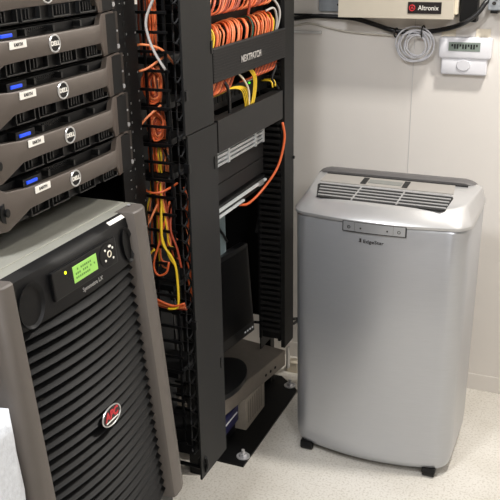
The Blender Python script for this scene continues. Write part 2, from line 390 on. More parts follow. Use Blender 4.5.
# badge
bc = P2(.026, 1.234, .366); bm = bmesh.new(); elldisc(bm, bc, R_, U_, .034, .0205, .003, 36); bd_ = obj('badge', bm, 'badge', t)
bm = bmesh.new(); ellring(bm, bc+N_*.003, R_, U_, .033, .020, .0015, 0, 36); obj('badge_ring', bm, 'silver', bd_)
text_obj('badge_text', 'APC', .024, bc+N_*.0035+U_*.0022, R_, U_, 'red', bd_, bold=.001, width=.050, shear=.15)
bm = bmesh.new(); tube(bm, [bc+N_*.0036-U_*.0095-R_*.022, bc+N_*.0036-U_*.0095+R_*.022], .0011, 5); obj('badge_underline', bm, 'white', bd_)
# ---------------------------------------------------------------- finger-duct vertical manager between the racks
t = thing('cable_manager', 'tall black vertical cable manager with open finger cage and smooth hinged cover', 'cable manager', (-.96, 1.8, 0))
CX = -.90; z0m = .335
bm = bmesh.new()
box(bm, -1.07, -1.062, 1.715, 1.90, z0m+.055, 2.15)
bp_ = obj('back_plate', bm, 'rack', t)
# cage at y=1.72 side: horizontals along x with finger hooks
ZP = .0445*1.0
def finger(zc, y):
    bm = bmesh.new()
    box(bm, -1.062, -.945, y-.003, y+.003, zc-.0035, zc+.0035, bev=.0012)
    # hook loops at the finger end (chain-like)
    n = 12; c = Vector((-.924, y, zc))
    tube(bm, [c+Vector((math.cos(2*math.pi*i/n)*.009, .006*math.cos(4*math.pi*i/n), math.sin(2*math.pi*i/n)*.024)) for i in range(n)], .0026, 6, True)
    return bm
zf = z0m+.09; k = 0
while zf < 1.75:
    o = obj('finger', finger(zf, 1.735), 'plastic', t); zf += .0445; k += 1
zf = z0m+.09
bm = bmesh.new()
while zf < 1.75:
    box(bm, -1.062, -.93, 1.893, 1.899, zf-.0035, zf+.0035); zf += .0445
o = obj('far_fingers', bm, 'plastic', t); o['kind'] = 'stuff'
bm = bmesh.new()
bm.free()
for x in (-1.045, -1.01, -.955): obj('cage_upright', bx(x-.003, x+.003, 1.737, 1.743, z0m+.06, 2.15), 'plastic', t)
for zz in (1.468, 1.357, 1.266, 1.177, .88, .62): obj('cross_bracket', bx(-1.06, -.975, 1.755, 1.88, zz-.008, zz+.008, bev=.002), 'rack', t)
obj('bottom_tray', bx(-1.062, -.925, 1.735, 1.90, z0m+.055, z0m+.085, bev=.002), 'rack', t)
bm = bmesh.new(); tube(bm, smooth_path([(-1.06, 1.75, .345), (-.93, 1.75, .345), (-.905, 1.75, .342)], 3), .006, 8)
n = 14
tube(bm, [Vector((-.905+math.cos(2*math.pi*i/n)*.012, 1.75, .36+math.sin(2*math.pi*i/n)*.026)) for i in range(n)], .005, 6, True)
obj('bottom_rod', bm, 'plastic', t)
# cover (two sections split by a slanting-looking joint)
cv1 = obj('cover', bx(-.905, -.899, 1.717, 1.876, 1.302, 2.15, bev=.0012), 'cover', t)
cv2 = obj('cover', bx(-.905, -.899, 1.726, 1.890, .322, 1.2995, bev=.0012), 'cover', t)
for zz, cc in ((1.49, cv1), (1.20, cv2), (.62, cv2)):
    bm = bmesh.new(); box(bm, -.899, -.8965, 1.867, 1.876, zz-.016, zz+.016, bev=.001); obj('latch', bm, 'plastic', cc)
for zz, cc in ((1.395, cv1), (1.22, cv2), (.8, cv2)):
    bm = bmesh.new(); box(bm, -.912, -.8955, 1.722, 1.732, zz-.012, zz+.012, bev=.002); obj('hinge', bm, 'plastic', cc)
# cables inside the cage -------------------------------------------------
ORM = ['orange', 'orange', 'orange2', 'orange3']
def cable(name, pts, r, m, label, group=None, n=6, k=5, cat='cable'):
    o = obj(name, tube(bmesh.new(), smooth_path(pts, k), r, n), m, None, True); return tag(o, label, cat, group)
G = 'orange patch cables bundled inside the open cable manager'
ORDW = 'first second third fourth fifth sixth seventh eighth ninth tenth eleventh twelfth thirteenth fourteenth fifteenth sixteenth seventeenth eighteenth nineteenth twentieth'.split()
TENS = ['', '', 'twenty', 'thirty', 'forty']
def ordw(i):
    return ORDW[i] if i < 20 else ('thirtieth' if i == 29 else 'fortieth' if i == 39 else TENS[(i+1)//10]+'-'+ORDW[(i+1) % 10-1])
def bundle(zt, zb, ztied, n, xa, xb, ms, lab, seed):
    random.seed(seed)
    for i in range(n):
        f = i/(n-1); dpt = random.uniform(-.014, .012); x = xa+(xb-xa)*f; m = ms[int(random.random()*len(ms))]; pts = []
        steps = 5
        for s in range(steps+1):
            q = s/steps; zz = zt+(zb-zt)*q; sp = 1+ztied*math.sin(q*math.pi)
            xc = -.035+(xa+xb)/2+(x-(xa+xb)/2)*sp
            pts.append((xc+random.uniform(-.001, .001), 1.775+dpt+random.uniform(-.002, .002), zz))
        cable('patch_cable', pts, .0025, m, lab+', %s from the post' % ordw(i), G)
bundle(1.66, 1.480, .1, 13, -.998, -.956, ORM, 'orange patch cable in the uppermost bundle', 1)
bundle(1.455, 1.368, .45, 13, -.992, -.958, ORM, 'orange patch cable in the second, barrel shaped bundle', 2)
bundle(1.350, 1.275, .3, 9, -.990, -.955, ORM+['yellow'], 'orange cable of the bundle beside the cover joint', 3)
bundle(1.254, 1.190, .1, 12, -.994, -.952, ORM+['yellow'], 'orange or yellow cable in the short tied bundle', 4)
random.seed(14)
for i in range(15):
    f = i/14-.5; xt = -1.002+.040*f; e = random.uniform(.6, 1.5); zb_ = random.uniform(.93, 1.05)
    yy_ = 1.752+random.uniform(-.008, .012); hook = .018 if i % 3 else -.02
    cable('patch_cable', [(xt, yy_, 1.172), (xt+.004*f, yy_-.004, 1.14), (xt+.022*f*e, yy_-.006, 1.095), (xt+.040*f*e, yy_-.008, (1.09+zb_)/2), (xt+.050*f*e, yy_-.008, zb_), (xt+.050*f*e+hook, yy_-.004, zb_-.012)], .0024,
          ('orange', 'yellow', 'orange2', 'orange', 'orange3')[i % 5], 'loose cable of the lowest fan in the cage, %s from the rack post' % ordw(i), G)
for i, z in enumerate((1.602, 1.366, 1.340)):  # white patches added in place of pale equipment glimpsed through the cage
    tag(obj('white_patch', bx(-1.058, -1.056, 1.742, 1.775 if i else 1.80, z-.007, z+.008), 'white'), ('white stand-in patch for pale equipment behind the cage fingers at the top of the picture', 'upper of two small white stand-in patches for pale equipment behind the cage fingers', 'lower of two small white stand-in patches for pale equipment behind the cage fingers')[i], 'label')
random.seed(9)
# coils and drooping loops
def loop(c, a, b, m, lab, n=18):
    o = obj('cable_loop', tube(bmesh.new(), [(c[0]+math.cos(2*math.pi*i/n)*a, c[1]+.004*math.sin(i*1.3), c[2]+math.sin(2*math.pi*i/n)*b) for i in range(n)], .0028, 6, True), m, None, True)
    return tag(o, lab, 'cable', 'coiled orange slack loops')
for i in range(5): loop((-.998, 1.752+.004*i, 1.312), .020-.003*i, .036-.005*i, ORM[i % 4], '%s orange slack coil behind the fingers beside the cover joint' % ('widest', 'second widest', 'middle', 'second smallest', 'smallest')[i])
for i in range(5): loop((-1.005, 1.755+.004*i, 1.41), .026-.003*i, .044-.005*i, ORM[i % 4], '%s orange slack coil behind the upper fingers' % ('widest', 'second widest', 'middle', 'second smallest', 'smallest')[i])
cable('patch_cable', [(-1.05, 1.72, 1.50), (-1.0, 1.71, 1.512), (-.96, 1.73, 1.50), (-.955, 1.78, 1.46)], .003, 'orange2', 'pale orange cable arching out over the fingers near the top')
cable('patch_cable', [(-1.05, 1.72, 1.462), (-1.03, 1.705, 1.452), (-.995, 1.71, 1.455), (-.965, 1.75, 1.48)], .003, 'orange2', 'pale orange cable drooping toward the rack post near the top')
cable('patch_cable', [(-1.04, 1.735, 1.26), (-1.035, 1.71, 1.29), (-1.01, 1.712, 1.33), (-.98, 1.75, 1.365)], .003, 'orange2', 'orange cable slanting up across the fingers above the cover joint')
cable('network_cable', [(-.963, 1.722, 1.625), (-.985, 1.712, 1.57), (-.982, 1.712, 1.53), (-.965, 1.712, 1.49), (-.945, 1.718, 1.455)], .0035, 'greyc', 'thick pale grey cable crossing the upper fingers')
cable('patch_cable', [(-1.045, 1.72, 1.10), (-1.03, 1.71, 1.075), (-1.015, 1.712, 1.07), (-1.0, 1.74, 1.115)], .003, 'orange2', 'orange cable hanging in a short loop next to the power unit corner')
cable('patch_cable', [(-1.045, 1.73, 1.165), (-1.0, 1.71, 1.155), (-.97, 1.72, 1.158), (-.95, 1.76, 1.17)], .003, 'orange', 'orange cable running level across the fingers below the cover joint')
yl = [(-.99, 1.75, 1.16), (-.985, 1.73, 1.08), (-.98, 1.722, 1.02), (-.955, 1.72, .985), (-.945, 1.722, .95), (-.943, 1.722, .87), (-.95, 1.722, .845), (-.975, 1.722, .838)]
cable('patch_cable', yl, .0035, 'yellow', 'long yellow cable hanging down to the lowest cable loop')
cable('patch_cable', [(-.995, 1.76, 1.15), (-.988, 1.73, 1.05), (-.965, 1.722, .99), (-.945, 1.722, .96)], .003, 'yellow', 'yellow cable curving from the bundle toward the cover')
cable('patch_cable', [(-1.04, 1.74, .95), (-1.02, 1.722, .985), (-1.005, 1.722, 1.0)], .003, 'yellow', 'short yellow cable end beside the grey column')
cable('patch_cable', [(-.975, 1.76, 1.12), (-.99, 1.73, 1.03), (-1.01, 1.722, .96), (-1.0, 1.722, .93), (-.975, 1.722, .94), (-.965, 1.722, .97)], .003, 'orange', 'orange cable with a hooked lower end')
cable('patch_cable', [(-.965, 1.76, 1.13), (-.96, 1.73, 1.06), (-.94, 1.722, 1.01), (-.93, 1.722, .96)], .003, 'orange3', 'darker toned orange cable falling close to the cover')
for i in range(4):
    cable('patch_cable', [(-1.05, 1.725+.004*i, .875-.006*i), (-1.01, 1.72+.004*i, .862-.008*i), (-.96, 1.72+.004*i, .850-.004*i), (-.925, 1.72+.004*i, .862-.007*i)], .003, ORM[i], ('topmost', 'second', 'third', 'bottom')[i]+' orange cable of the lowest bunch running level behind the cover edge', 'lowest level orange cables')
for i in range(6):
    z_ = 1.13-.05*i
    cable('patch_cable', [(-.935, 1.765, z_+.03), (-.925, 1.76, z_), (-.93, 1.765, z_-.035)], .003, ORM[i % 4], 'short orange cable piece between the finger hooks, %s from the top' % ordw(i), 'orange cables glimpsed between finger hooks')
for i in range(4):
    cable('power_cable', [(-1.04, 1.80, 1.5-.2*i), (-.99, 1.78, 1.44-.2*i), (-.965, 1.76, 1.40-.2*i), (-.96, 1.76, 1.30-.2*i)], .004, 'blackc', 'black power cable woven behind the cage fingers, %s from the top' % ordw(i), 'black cables in the cage')
# ---------------------------------------------------------------- right rack
t = thing('equipment_rack', 'black open equipment rack bolted to the floor between cable manager and conditioner', 'rack', (-1.1, 2.5, 0))
bm = bmesh.new()
prism(bm, [(-1.0, 2.235), (-1.0, 2.79), (-1.10, 2.875), (-1.16, 2.875), (-1.16, 2.235)], lambda a, b: (a, b, 0), lambda a, b: (a, b, .008))
bpz = obj('base_plate', bm, 'rack', t)
for y, x in ((2.285, -1.022), (2.812, -1.04)):
    bm = bmesh.new(); elldisc(bm, Vector((x, y, .008)), X, Y, .024, .024, .003, 24)
    prism(bm, [(math.cos(a*math.pi/3)*.013, math.sin(a*math.pi/3)*.013) for a in range(6)], lambda a, b: (x+a, y+b, .011), lambda a, b: (x+a, y+b, .022))
    tube(bm, [(x, y, .02), (x, y, .036)], .006, 10); obj('anchor_bolt', bm, 'chrome', bpz)
# right side vertical channel with fingers
bm = bmesh.new(); box(bm, -1.012, -.996, 2.636, 2.728, .275, 2.3, bev=.002); up = obj('channel_cover', bm, 'cover', t)
obj('gap_backing', bx(-1.093, -1.014, 2.652, 2.656, .30, 2.3), 'rack', t)  # black sheet added behind the fingers so their gaps read dark
obj('channel_back', bx(-1.10, -1.095, 2.64, 2.75, .25, 2.3), 'rack', t)
bm = bmesh.new(); z = .34
while z < 1.45: box(bm, -1.093, -1.012, 2.634, 2.640, z-.006, z+.006, bev=.0012); z += .0222
o = obj('fingers', bm, 'panel', t); o['kind'] = 'stuff'
bm = bmesh.new()
for x in (-1.096, -1.02): box(bm, x-.005, x+.005, 2.637, 2.645, .3, 2.3)
obj('finger_rail', bm, 'rack', t)
bm = bmesh.new(); elldisc(bm, Vector((-.996, 2.72, 1.0)), Y, Z, .005, .006, .006, 12); obj('knob', bm, 'plastic', t)
obj('upright', bx(-1.16, -1.115, 2.14, 2.18, 0, 2.3), 'rack', t); obj('upright', bx(-1.16, -1.12, 2.80, 2.84, .008, 2.3), 'rack', t)
obj('upright', bx(-1.60, -1.56, 2.14, 2.18, 0, 2.3), 'rack', t); obj('upright', bx(-1.60, -1.56, 2.80, 2.84, 0, 2.3), 'rack', t)
obj('side_panel', bx(-1.56, -1.16, 2.825, 2.84, .3, 2.3), 'rack', t)
obj('back_panel', bx(-1.605, -1.60, 2.14, 2.84, .0, 1.95), 'rack', t)
obj('top_frame', bx(-1.60, -1.0, 2.07, 2.75, 2.3, 2.34), 'rack', t)
# patch panels behind orange cables
G2 = {1: 'orange patch cables plugged above the printed cover', 2: 'orange patch cables hanging over the printed cover'}
def patch_panel(z0, z1, label):
    t = thing('patch_bay', label, 'patch panel', (-1.1, 2.36, z0))
    obj('panel_body', bx(-1.2, -1.075, 2.10, 2.655, z0, z1), 'rack', t)
    bm = bmesh.new()
    for i in range(24): box(bm, -1.075, -1.0725, 2.125+i*.0215, 2.139+i*.0215, z0+.015, z0+.030)
    o = obj('ports', bm, 'dgrey', t); return t
patch_panel(1.555, 1.64, 'upper black patch panel at the top of the picture, full of orange cables')
patch_panel(1.462, 1.545, 'lower black patch panel right above the printed cover, full of orange cables')
random.seed(21)
for i in range(42):
    y = 2.112+i*.0120; m = random.choice(ORM); x0 = -1.07
    q = random.uniform(-.007, .006); v = random.uniform(-.006, .006)
    cable('patch_cable', [(x0, y+.05, 1.60+v), (-1.04+q, y+.036, 1.602+v), (-1.022+q, y+.012+v, 1.578), (-1.022+q, y-.012+v, 1.55), (-1.035, y-.028, 1.538)], .0027, m, 'orange patch cable curving down at the top of the picture, %s from the near end' % ordw(i), 'orange cables in the topmost patch row', k=4)
for i in range(49):
    y = 2.108+i*.0097
    m = random.choice(ORM[:3]+['orange2']); lab = 'orange patch cable tucked behind the printed cover, %s from the near end of its row' % ordw(i); g = 'orange cables in the bright patch row'
    if i < 2 or i > 46: m = 'yellow'; lab = 'yellow patch cable tucked behind the printed cover, %s from the near end of its row' % ordw(i); g = 'yellow cables in the bright patch row'
    if 27 <= i <= 29: m = 'green' if i != 28 else 'blackc'; lab = 'dark cable amid the orange ones behind the printed cover, %s from the near end' % ordw(i); g = 'dark cables in the bright patch row'
    q = random.uniform(-.014, .003); v = random.uniform(-.006, .006)
    cable('patch_cable', [(-1.07, y+.034, 1.505+q), (-1.04, y+.026, 1.514+q), (-1.018+q, y+.014, 1.507+q), (-1.006+q, y+.004+v, 1.485), (-1.006+q, y-.006+v, 1.455), (-1.02, y-.012, 1.43)], .0029, m, lab, g, k=4)
cable('network_cable', [(-1.03, 2.60, 1.56), (-1.01, 2.612, 1.53), (-1.005, 2.615, 1.50), (-1.01, 2.60, 1.455)], .004, 'greyc', 'pale grey cable looping down at the far end of the patch rows')
cable('network_cable', [(-1.02, 2.53, 1.52), (-1.008, 2.57, 1.525), (-1.006, 2.59, 1.49), (-1.012, 2.59, 1.45)], .0035, 'greyc', 'second grey cable bending over beside the last yellow cable')
cable('patch_cable', [(-1.005, 2.36, 1.60), (-1.0, 2.355, 1.56), (-1.005, 2.35, 1.52)], .004, 'orange3', 'single orange cable dropping vertically between the two patch rows')
# printed cover
t = thing('cable_cover', 'ribbed black rack cover printed with white NEXTPATCH lettering', 'cover panel', (-1.0, 2.35, 1.38))
bm = bmesh.new(); zc0, zc1 = 1.362, 1.458
rows = [[(-.996, y, zc0), (-.992, y, zc0+.004), (-.992, y, zc1-.004), (-.996, y, zc1), (-1.0, y, zc1), (-1.0, y, zc0)] for y in (2.075, 2.632)]
V = grid(bm, rows, True); bm.faces.new(V[0]); bm.faces.new(V[-1][::-1]); cv = obj('cover_plate', bm, 'panel', t)
bm = bmesh.new()
for i in range(11): box(bm, -.992, -.9905, 2.078, 2.63, zc0+.010+i*.0080, zc0+.0125+i*.0080, bev=.0005)
obj('ribs', bm, 'panel', cv)
text_obj('printed_text', 'NEXTPATCH', .028, (-.9885, 2.335, 1.405), Y, Z, 'greyc', cv, bold=.0003, width=.15)
# cables under the cover
random.seed(5)
for i in range(12):
    y = 2.13+i*.013
    cable('patch_cable', [(-1.01, y, 1.38), (-1.02, y-.01, 1.345), (-1.025, y-.03, 1.322), (-1.05, y-.05, 1.308)], .003, ORM[(i+1) % 4], 'orange patch cable below the near end of the printed cover, %s from the left' % ordw(i), 'orange cables below the near end of the cover', k=3)
for i in range(13):
    y = 2.42+i*.0145
    cable('patch_cable', [(-1.01, y+.02, 1.38), (-1.015, y+.01, 1.352), (-1.02, y-.015, 1.330), (-1.05, y-.04, 1.318)], .003, 'orange3' if i % 2 else 'orange', 'orange patch cable below the far end of the printed cover, %s from the left' % ordw(i), 'orange cables below the far end of the cover', k=3)
# switch with yellow cables
t = thing('network_switch', 'black network switch with tiny green light and yellow fibre cables', 'network switch', (-1.2, 2.38, 1.25))
obj('switch_body', bx(-1.45, -1.06, 2.11, 2.66, 1.258, 1.312, bev=.002), 'srvblk', t)
bm = bmesh.new()
for i in range(10): box(bm, -1.06, -1.0575, 2.14+i*.032, 2.16+i*.032, 1.278, 1.296)
obj('ports', bm, 'rackhole', t)
obj('status_light', bx(-1.06, -1.056, 2.475, 2.481, 1.297, 1.302), 'ledg', t)
obj('front_marking', bx(-1.06, -1.0585, 2.465, 2.51, 1.306, 1.309), 'silver', t)
for i in range(4):
    y = 2.30+i*.012
    cable('fibre_cable', [(-1.06, y-.10+.01*i, 1.30), (-1.03, y-.05, 1.318), (-1.012, y, 1.31), (-1.006, y+.015, 1.28), (-1.006, y+.022, 1.245)], .0021, 'yellow', 'yellow fibre cable bending down from the left switch ports, %s from the near side' % ordw(i), 'yellow cables of the black switch', k=4)
for i in range(3):
    y = 2.36+i*.01
    cable('fibre_cable', [(-1.03, y-.05, 1.372), (-1.012, y, 1.362), (-1.004, y+.025, 1.33), (-1.004, y+.018, 1.28), (-1.006, y, 1.245)], .0022, 'yellow', 'yellow fibre cable dropping in front of the black switch, %s from the near side' % ordw(i), 'yellow cables dropping in front of the switch', k=4)
cable('network_cable', [(-1.03, 2.27, 1.378), (-1.01, 2.31, 1.345), (-1.004, 2.345, 1.30), (-1.006, 2.35, 1.245)], .003, 'ivory', 'cream cable arching in front of the black switch')
for i in range(2): cable('fibre_cable', [(-1.056, 2.575+.025*i, 1.292), (-1.02, 2.57+.025*i, 1.292), (-1.012, 2.565+.025*i, 1.272)], .003, 'yellow', ('nearer', 'farther')[i]+' of two short yellow plugs at the far end of the black switch', 'yellow plugs at the far end of the switch', k=3)
cable('power_cable', [(-1.03, 2.20, 1.36), (-1.01, 2.205, 1.33), (-1.008, 2.21, 1.28), (-1.01, 2.21, 1.245)], .005, 'blackc', 'black cable hanging before the near end of the switch')
cable('power_cable', [(-1.04, 2.56, 1.36), (-1.015, 2.60, 1.34), (-1.02, 2.58, 1.30), (-1.01, 2.615, 1.26)], .005, 'blackc', 'black cable tangled before the far end of the switch')
# plain cover
t = thing('blank_panel', 'plain smooth black cover panel below the yellow cables', 'cover panel', (-1.0, 2.35, 1.165))
bm = bmesh.new(); box(bm, -1.0, -.994, 2.098, 2.613, 1.161, 1.256, bev=.0015); obj('panel_plate', bm, 'panel', t)
obj('panel_flange', bx(-1.03, -1.0, 2.10, 2.61, 1.250, 1.2555), 'panel', t)
# louvred unit
t = thing('louvred_unit', 'pale grey louvred rack unit under the plain black cover', 'rack unit', (-1.2, 2.35, 1.08))
obj('unit_body', bx(-1.35, -1.068, 2.13, 2.60, 1.078, 1.16), 'plastic', t)
bm = bmesh.new()
for i in range(6): box(bm, -1.068, -1.060, 2.13, 2.60, 1.081+i*.0135, 1.0895+i*.0135, bev=.001)
obj('louvres', bm, 'louvre', t)
bm = bmesh.new()
bm.free()
for y in (2.30, 2.52, 2.588): obj('louvre_bracket', bx(-1.0655, -1.056, y, y+.012, 1.079, 1.162, bev=.001), 'louvre', t)
# dark panels
t = thing('blank_panel', 'plain black blanking panel just beneath the pale louvred unit', 'cover panel', (-1.06, 2.35, 1.01))
obj('panel_plate', bx(-1.072, -1.066, 2.13, 2.61, 1.024, 1.076, bev=.001), 'panel', t)
t = thing('blank_panel', 'lower black blanking panel resting just above the console drawer', 'cover panel', (-1.06, 2.35, .97))
obj('panel_plate', bx(-1.072, -1.066, 2.13, 2.61, .968, 1.021, bev=.001), 'panel', t)
t = thing('console_drawer', 'slim rack console drawer with silver front edge', 'console', (-1.2, 2.35, .93))
obj('drawer_body', bx(-1.5, -1.055, 2.15, 2.60, .925, .962, bev=.001), 'srvblk', t)
obj('silver_edge', bx(-1.055, -1.045, 2.15, 2.59, .945, .952, bev=.001), 'louvre', t)
obj('handle', bx(-1.052, -1.044, 2.52, 2.56, .940, .956, bev=.001), 'silver', t)
obj('front_edge', bx(-1.055, -1.047, 2.15, 2.40, .924, .931, bev=.001), 'louvre', t)
cable('patch_cable', [(-.99, 2.60, 1.15), (-.985, 2.605, 1.09), (-1.0, 2.58, 1.0), (-1.03, 2.52, .935), (-1.05, 2.44, .905), (-1.06, 2.38, .915)], .0045, 'orange', 'long orange cable sweeping down before the far fingers to the console drawer', k=8)
tag(obj('gap_backdrop', bx(-1.235, -1.22, 2.48, 2.612, .50, .915), 'teal'), 'pale blue-grey stand-in for the bright wall surface in the gap behind the monitor top', 'cover')  # slab added in place of the bright wall glimpsed through the gap
cable('power_cable', [(-1.20, 2.48, .86), (-1.20, 2.51, .78), (-1.20, 2.55, .735), (-1.20, 2.58, .70)], .005, 'blackc', 'black cable crossing in front of the pale blue-grey panel')
# shelf unit + floor things: beige box, appliance, monitor
Rz = lambda deg, c: Matrix.Translation(Vector(c)) @ Matrix.Rotation(math.radians(deg), 4, 'Z') @ Matrix.Translation(-Vector(c))
mr = Rz(-9, (-1.08, 2.53, 0))
t = thing('beige_box', 'small beige metal box on the black base plate under the grey appliance', 'box', (-1.17, 2.53, .009))
bm = bmesh.new(); box(bm, -1.27, -1.077, 2.44, 2.625, .009, .137, bev=.002); obj('box_body', bm, 'beige', t)
bm = bmesh.new()
for i in range(7): box(bm, -1.077, -1.0762, 2.46+i*.021, 2.470+i*.021, .03, .12)
obj('vent_slots', bm, 'appl', t)
t = thing('rack_appliance', 'wide grey-brown metal appliance lying flat under the monitor', 'appliance', (-1.2, 2.5, .138))
bm = bmesh.new(); box(bm, -1.42, -1.07, 2.22, 2.75, .138, .205, bev=.003, mtx=mr); ab = obj('case', bm, 'appl', t)
bm = bmesh.new()
bm.free()
for i in range(3): obj('front_hole', tube(bmesh.new(), [mr @ Vector((-1.071, 2.60+i*.035, .165)), mr @ Vector((-1.0685, 2.60+i*.035, .165))], .006, 10), 'rackhole', ab)
bm = bmesh.new(); box(bm, -1.069, -1.062, 2.755, 2.775, .12, .215, bev=.002, mtx=mr); obj('side_bracket', bm, 'silver', t)
t = thing('small_switch', 'dark navy network box tucked left of the beige box', 'network box', (-1.15, 2.35, .06))
obj('switch_case', bx(-1.25, -1.10, 2.24, 2.425, .06, .125, bev=.003), 'navy', t)
obj('switch_stripe', bx(-1.10, -1.098, 2.31, 2.41, .098, .103), 'wht', t)
tag(obj('shelf_block', bx(-1.25, -1.115, 2.24, 2.425, .009, .0595), 'rack'), 'black block under the navy network box', 'block')
# monitor
t = thing('monitor', 'black flat monitor on an oval foot, standing on the grey appliance', 'monitor', (-1.17, 2.5, .206))
mm = Matrix.Translation((-1.155, 2.72, .30)) @ Matrix.Rotation(math.radians(-8), 4, 'Z') @ Matrix.Rotation(math.radians(-4), 4, 'Y')
def mbx(x0, x1, y0, y1, z0, z1, bev=0): return box(bmesh.new(), x0, x1, y0, y1, z0, z1, bev=bev, mtx=mm)
obj('monitor_housing', mbx(-.035, 0, -.50, 0, -.015, .350, .006), 'monitor', t)
obj('screen', mbx(0, .0012, -.485, -.018, .03, .333), 'plastic', t)
bm = bmesh.new()
bm.free()
for i in range(4): obj('button', box(bmesh.new(), 0, .0022, -.075+i*.018, -.068+i*.018, .002, .008, mtx=mm), 'ledw', t)
obj('logo_plate', mbx(0, .003, -.275, -.255, -.004, .012, .001), 'silver', t)
bm = bmesh.new(); elldisc(bm, Vector((-1.18, 2.41, .206)), X, Y, .10, .17, .02, 40); obj('foot', bm, 'monitor', t, 'auto')
obj('stem', bx(-1.27, -1.23, 2.43, 2.50, .22, .45, bev=.004), 'monitor', t)
cable('power_cable', [(-1.115, 2.655, .72), (-1.10, 2.66, .80), (-1.085, 2.655, .88), (-1.085, 2.64, .92)], .006, 'blackc', 'thick black cable rising from the monitor corner to the console drawer')
for i, (a, b_, c) in enumerate((((-1.14, 2.68, .34), (-1.02, 2.80, .30), (-.985, 2.92, .36)), ((-1.10, 2.72, .33), (-1.0, 2.86, .30), (-.98, 2.98, .24)), ((-1.0, 2.84, .38), (-.975, 2.93, .25), (-.995, 3.0, .10)))):
    cable('power_cable', [a, b_, c], .006, 'blackc', ('black power cable trailing from the monitor toward the wall gap', 'lower black cable trailing toward the wall', 'black cable hanging in the gap beside the conditioner')[i])
t2 = thing('power_adapter', 'small ivory plug adapter on the floor in the gap behind the base plate', 'adapter', (-1.07, 2.95, 0))
obj('adapter_body', bx(-1.10, -1.05, 2.93, 2.97, 0, .05, bev=.005), 'ivory', t2)
# ---------------------------------------------------------------- air conditioner
t = thing('air_conditioner', 'silver portable air conditioner with louvred sloping top in front of the white wall', 'air conditioner', (-.59, 2.62, 0))
xc, hw = -.606, .285; yf, yb = 2.392, 2.76
def outline(ins=0, bulge=.025, rc=.07, sc=1.0, dy=0, n=10, hwx=hw):
    """plan outline: bowed front with rounded corners"""
    pts = []; h_ = hwx-ins; f = yf+ins+bulge; b = yb-ins
    def front(u): return f-bulge*(1-u*u)
    for i in range(n+1):
        u = -1+2*i/n; pts.append((xc+u*(h_-rc), front(u)+0))
    for i in range(1, 7): a = -math.pi/2+math.pi/2*i/6; pts.append((xc+h_-rc+rc*math.cos(a), f+rc+rc*math.sin(a)))
    for i in range(7): a = math.pi/2*i/6; pts.append((xc+h_-.03+.03*math.cos(a), b-.03+.03*math.sin(a)))
    for i in range(7): a = math.pi/2+math.pi/2*i/6; pts.append((xc-h_+.03+.03*math.cos(a), b-.03+.03*math.sin(a)))
    for i in range(6): a = math.pi+math.pi/2*i/6; pts.append((xc-h_+rc+rc*math.cos(a), f+rc+rc*math.sin(a)))
    return pts
bm = bmesh.new()
rows = []
for z, ins in ((.018, .034), (.020, .020), (.030, .008), (.05, .002), (.09, 0), (.5, 0), (.885, 0), (.892, .004)):
    hx = hw-.006*(1-z/.9)
    rows.append([(x, y, z+(.0)) for x, y in outline(ins, hwx=hx)])
V = grid(bm, rows, True); bm.faces.new(V[0]); bm.faces.new(V[-1][::-1])
body = obj('body_shell', bm, 'acbody', t, 'auto')
# top shell : rises from lip to raised deck
bm = bmesh.new(); rows = []
lay = [(.893, 0.0, 0, 0), (.896, -.004, 0, 0), (.904, -.004, 0, 0), (.911, .001, 0, 0), (.925, .018, 0, 0), (.938, .036, 0, 0), (.943, .046, 0, 0), (.9445, .055, 0, 0)]
for z, ins, _, _ in lay: rows.append([(xc+(x-xc)*(1+.11*min(1, max(0, (y-2.48)/.2))*max(0, ins)/.055), y, z+max(0, (y-yf)/(yb-yf))*.026*((z-.893)/.0515)) for x, y in outline(ins, rc=.065, hwx=hw+max(0, ins)*.35)])
V = grid(bm, rows, True); bm.faces.new(V[0]); bm.faces.new(V[-1][::-1])
top = obj('top_shell', bm, 'actop', t, 'auto')
def T(x, y, dz=0):   # surface of the sloping deck
    return Vector((x, y, .9445+max(0, (y-yf)/(yb-yf))*.026+dz))
def deck(bm, poly, d0, d1): return prism(bm, poly, lambda a, b: T(a, b, d0), lambda a, b: T(a, b, d1))
# grille
gy0, gy1 = 2.452, 2.585
bm = bmesh.new(); deck(bm, [(-.818, gy0+.006), (-.805, gy0+.002), (-.415, gy0-.006), (-.402, gy0+.004), (-.396, gy1-.03), (-.405, gy1-.005), (-.838, gy1), (-.850, gy1-.02)], -.003, .0008)
gr = obj('air_outlet', bm, 'vent', top)
for i in range(5):
    a = gy0+.012+i*.0265; l = -.815-.030*(i+.5)/5
    obj('louvre_slat', prism(bmesh.new(), [(l, a+.003), (-.402, a-.004), (-.402, a+.0035), (l, a+.0105)], lambda p, q: T(p, q, .0008), lambda p, q: T(p, q, .0028)), 'actop', gr)
for x in (-.70, -.555): bm = bmesh.new(); deck(bm, [(x-.0025, gy0), (x+.0025, gy0), (x+.0025, gy1-.01), (x-.0025, gy1-.01)], .0008, .0032); obj('louvre_rib', bm, 'actop', gr)
bm = bmesh.new(); deck(bm, [(-.850, gy1+.008), (-.402, gy1+.004), (-.410, 2.668), (-.850, 2.668)], -.002, .003); cp = obj('top_plate', bm, 'acplate', top)
bm = bmesh.new(); deck(bm, [(-.690, 2.615), (-.578, 2.612), (-.578, 2.645), (-.690, 2.648)], .003, .0042); obj('display', bm, 'lcdgrey', cp)
for x in (-.704, -.564): bm = bmesh.new(); deck(bm, [(x-.009, 2.600), (x+.009, 2.600), (x+.009, 2.656), (x-.009, 2.656)], .003, .0055); obj('button_strip', bm, 'vent', cp)
bm = bmesh.new(); deck(bm, [(-.85, 2.6685), (-.37, 2.6685), (-.37, 2.676), (-.85, 2.676)], -.002, .0045); obj('hinge_slot', bm, 'vent', cp)
bm = bmesh.new(); rows = []
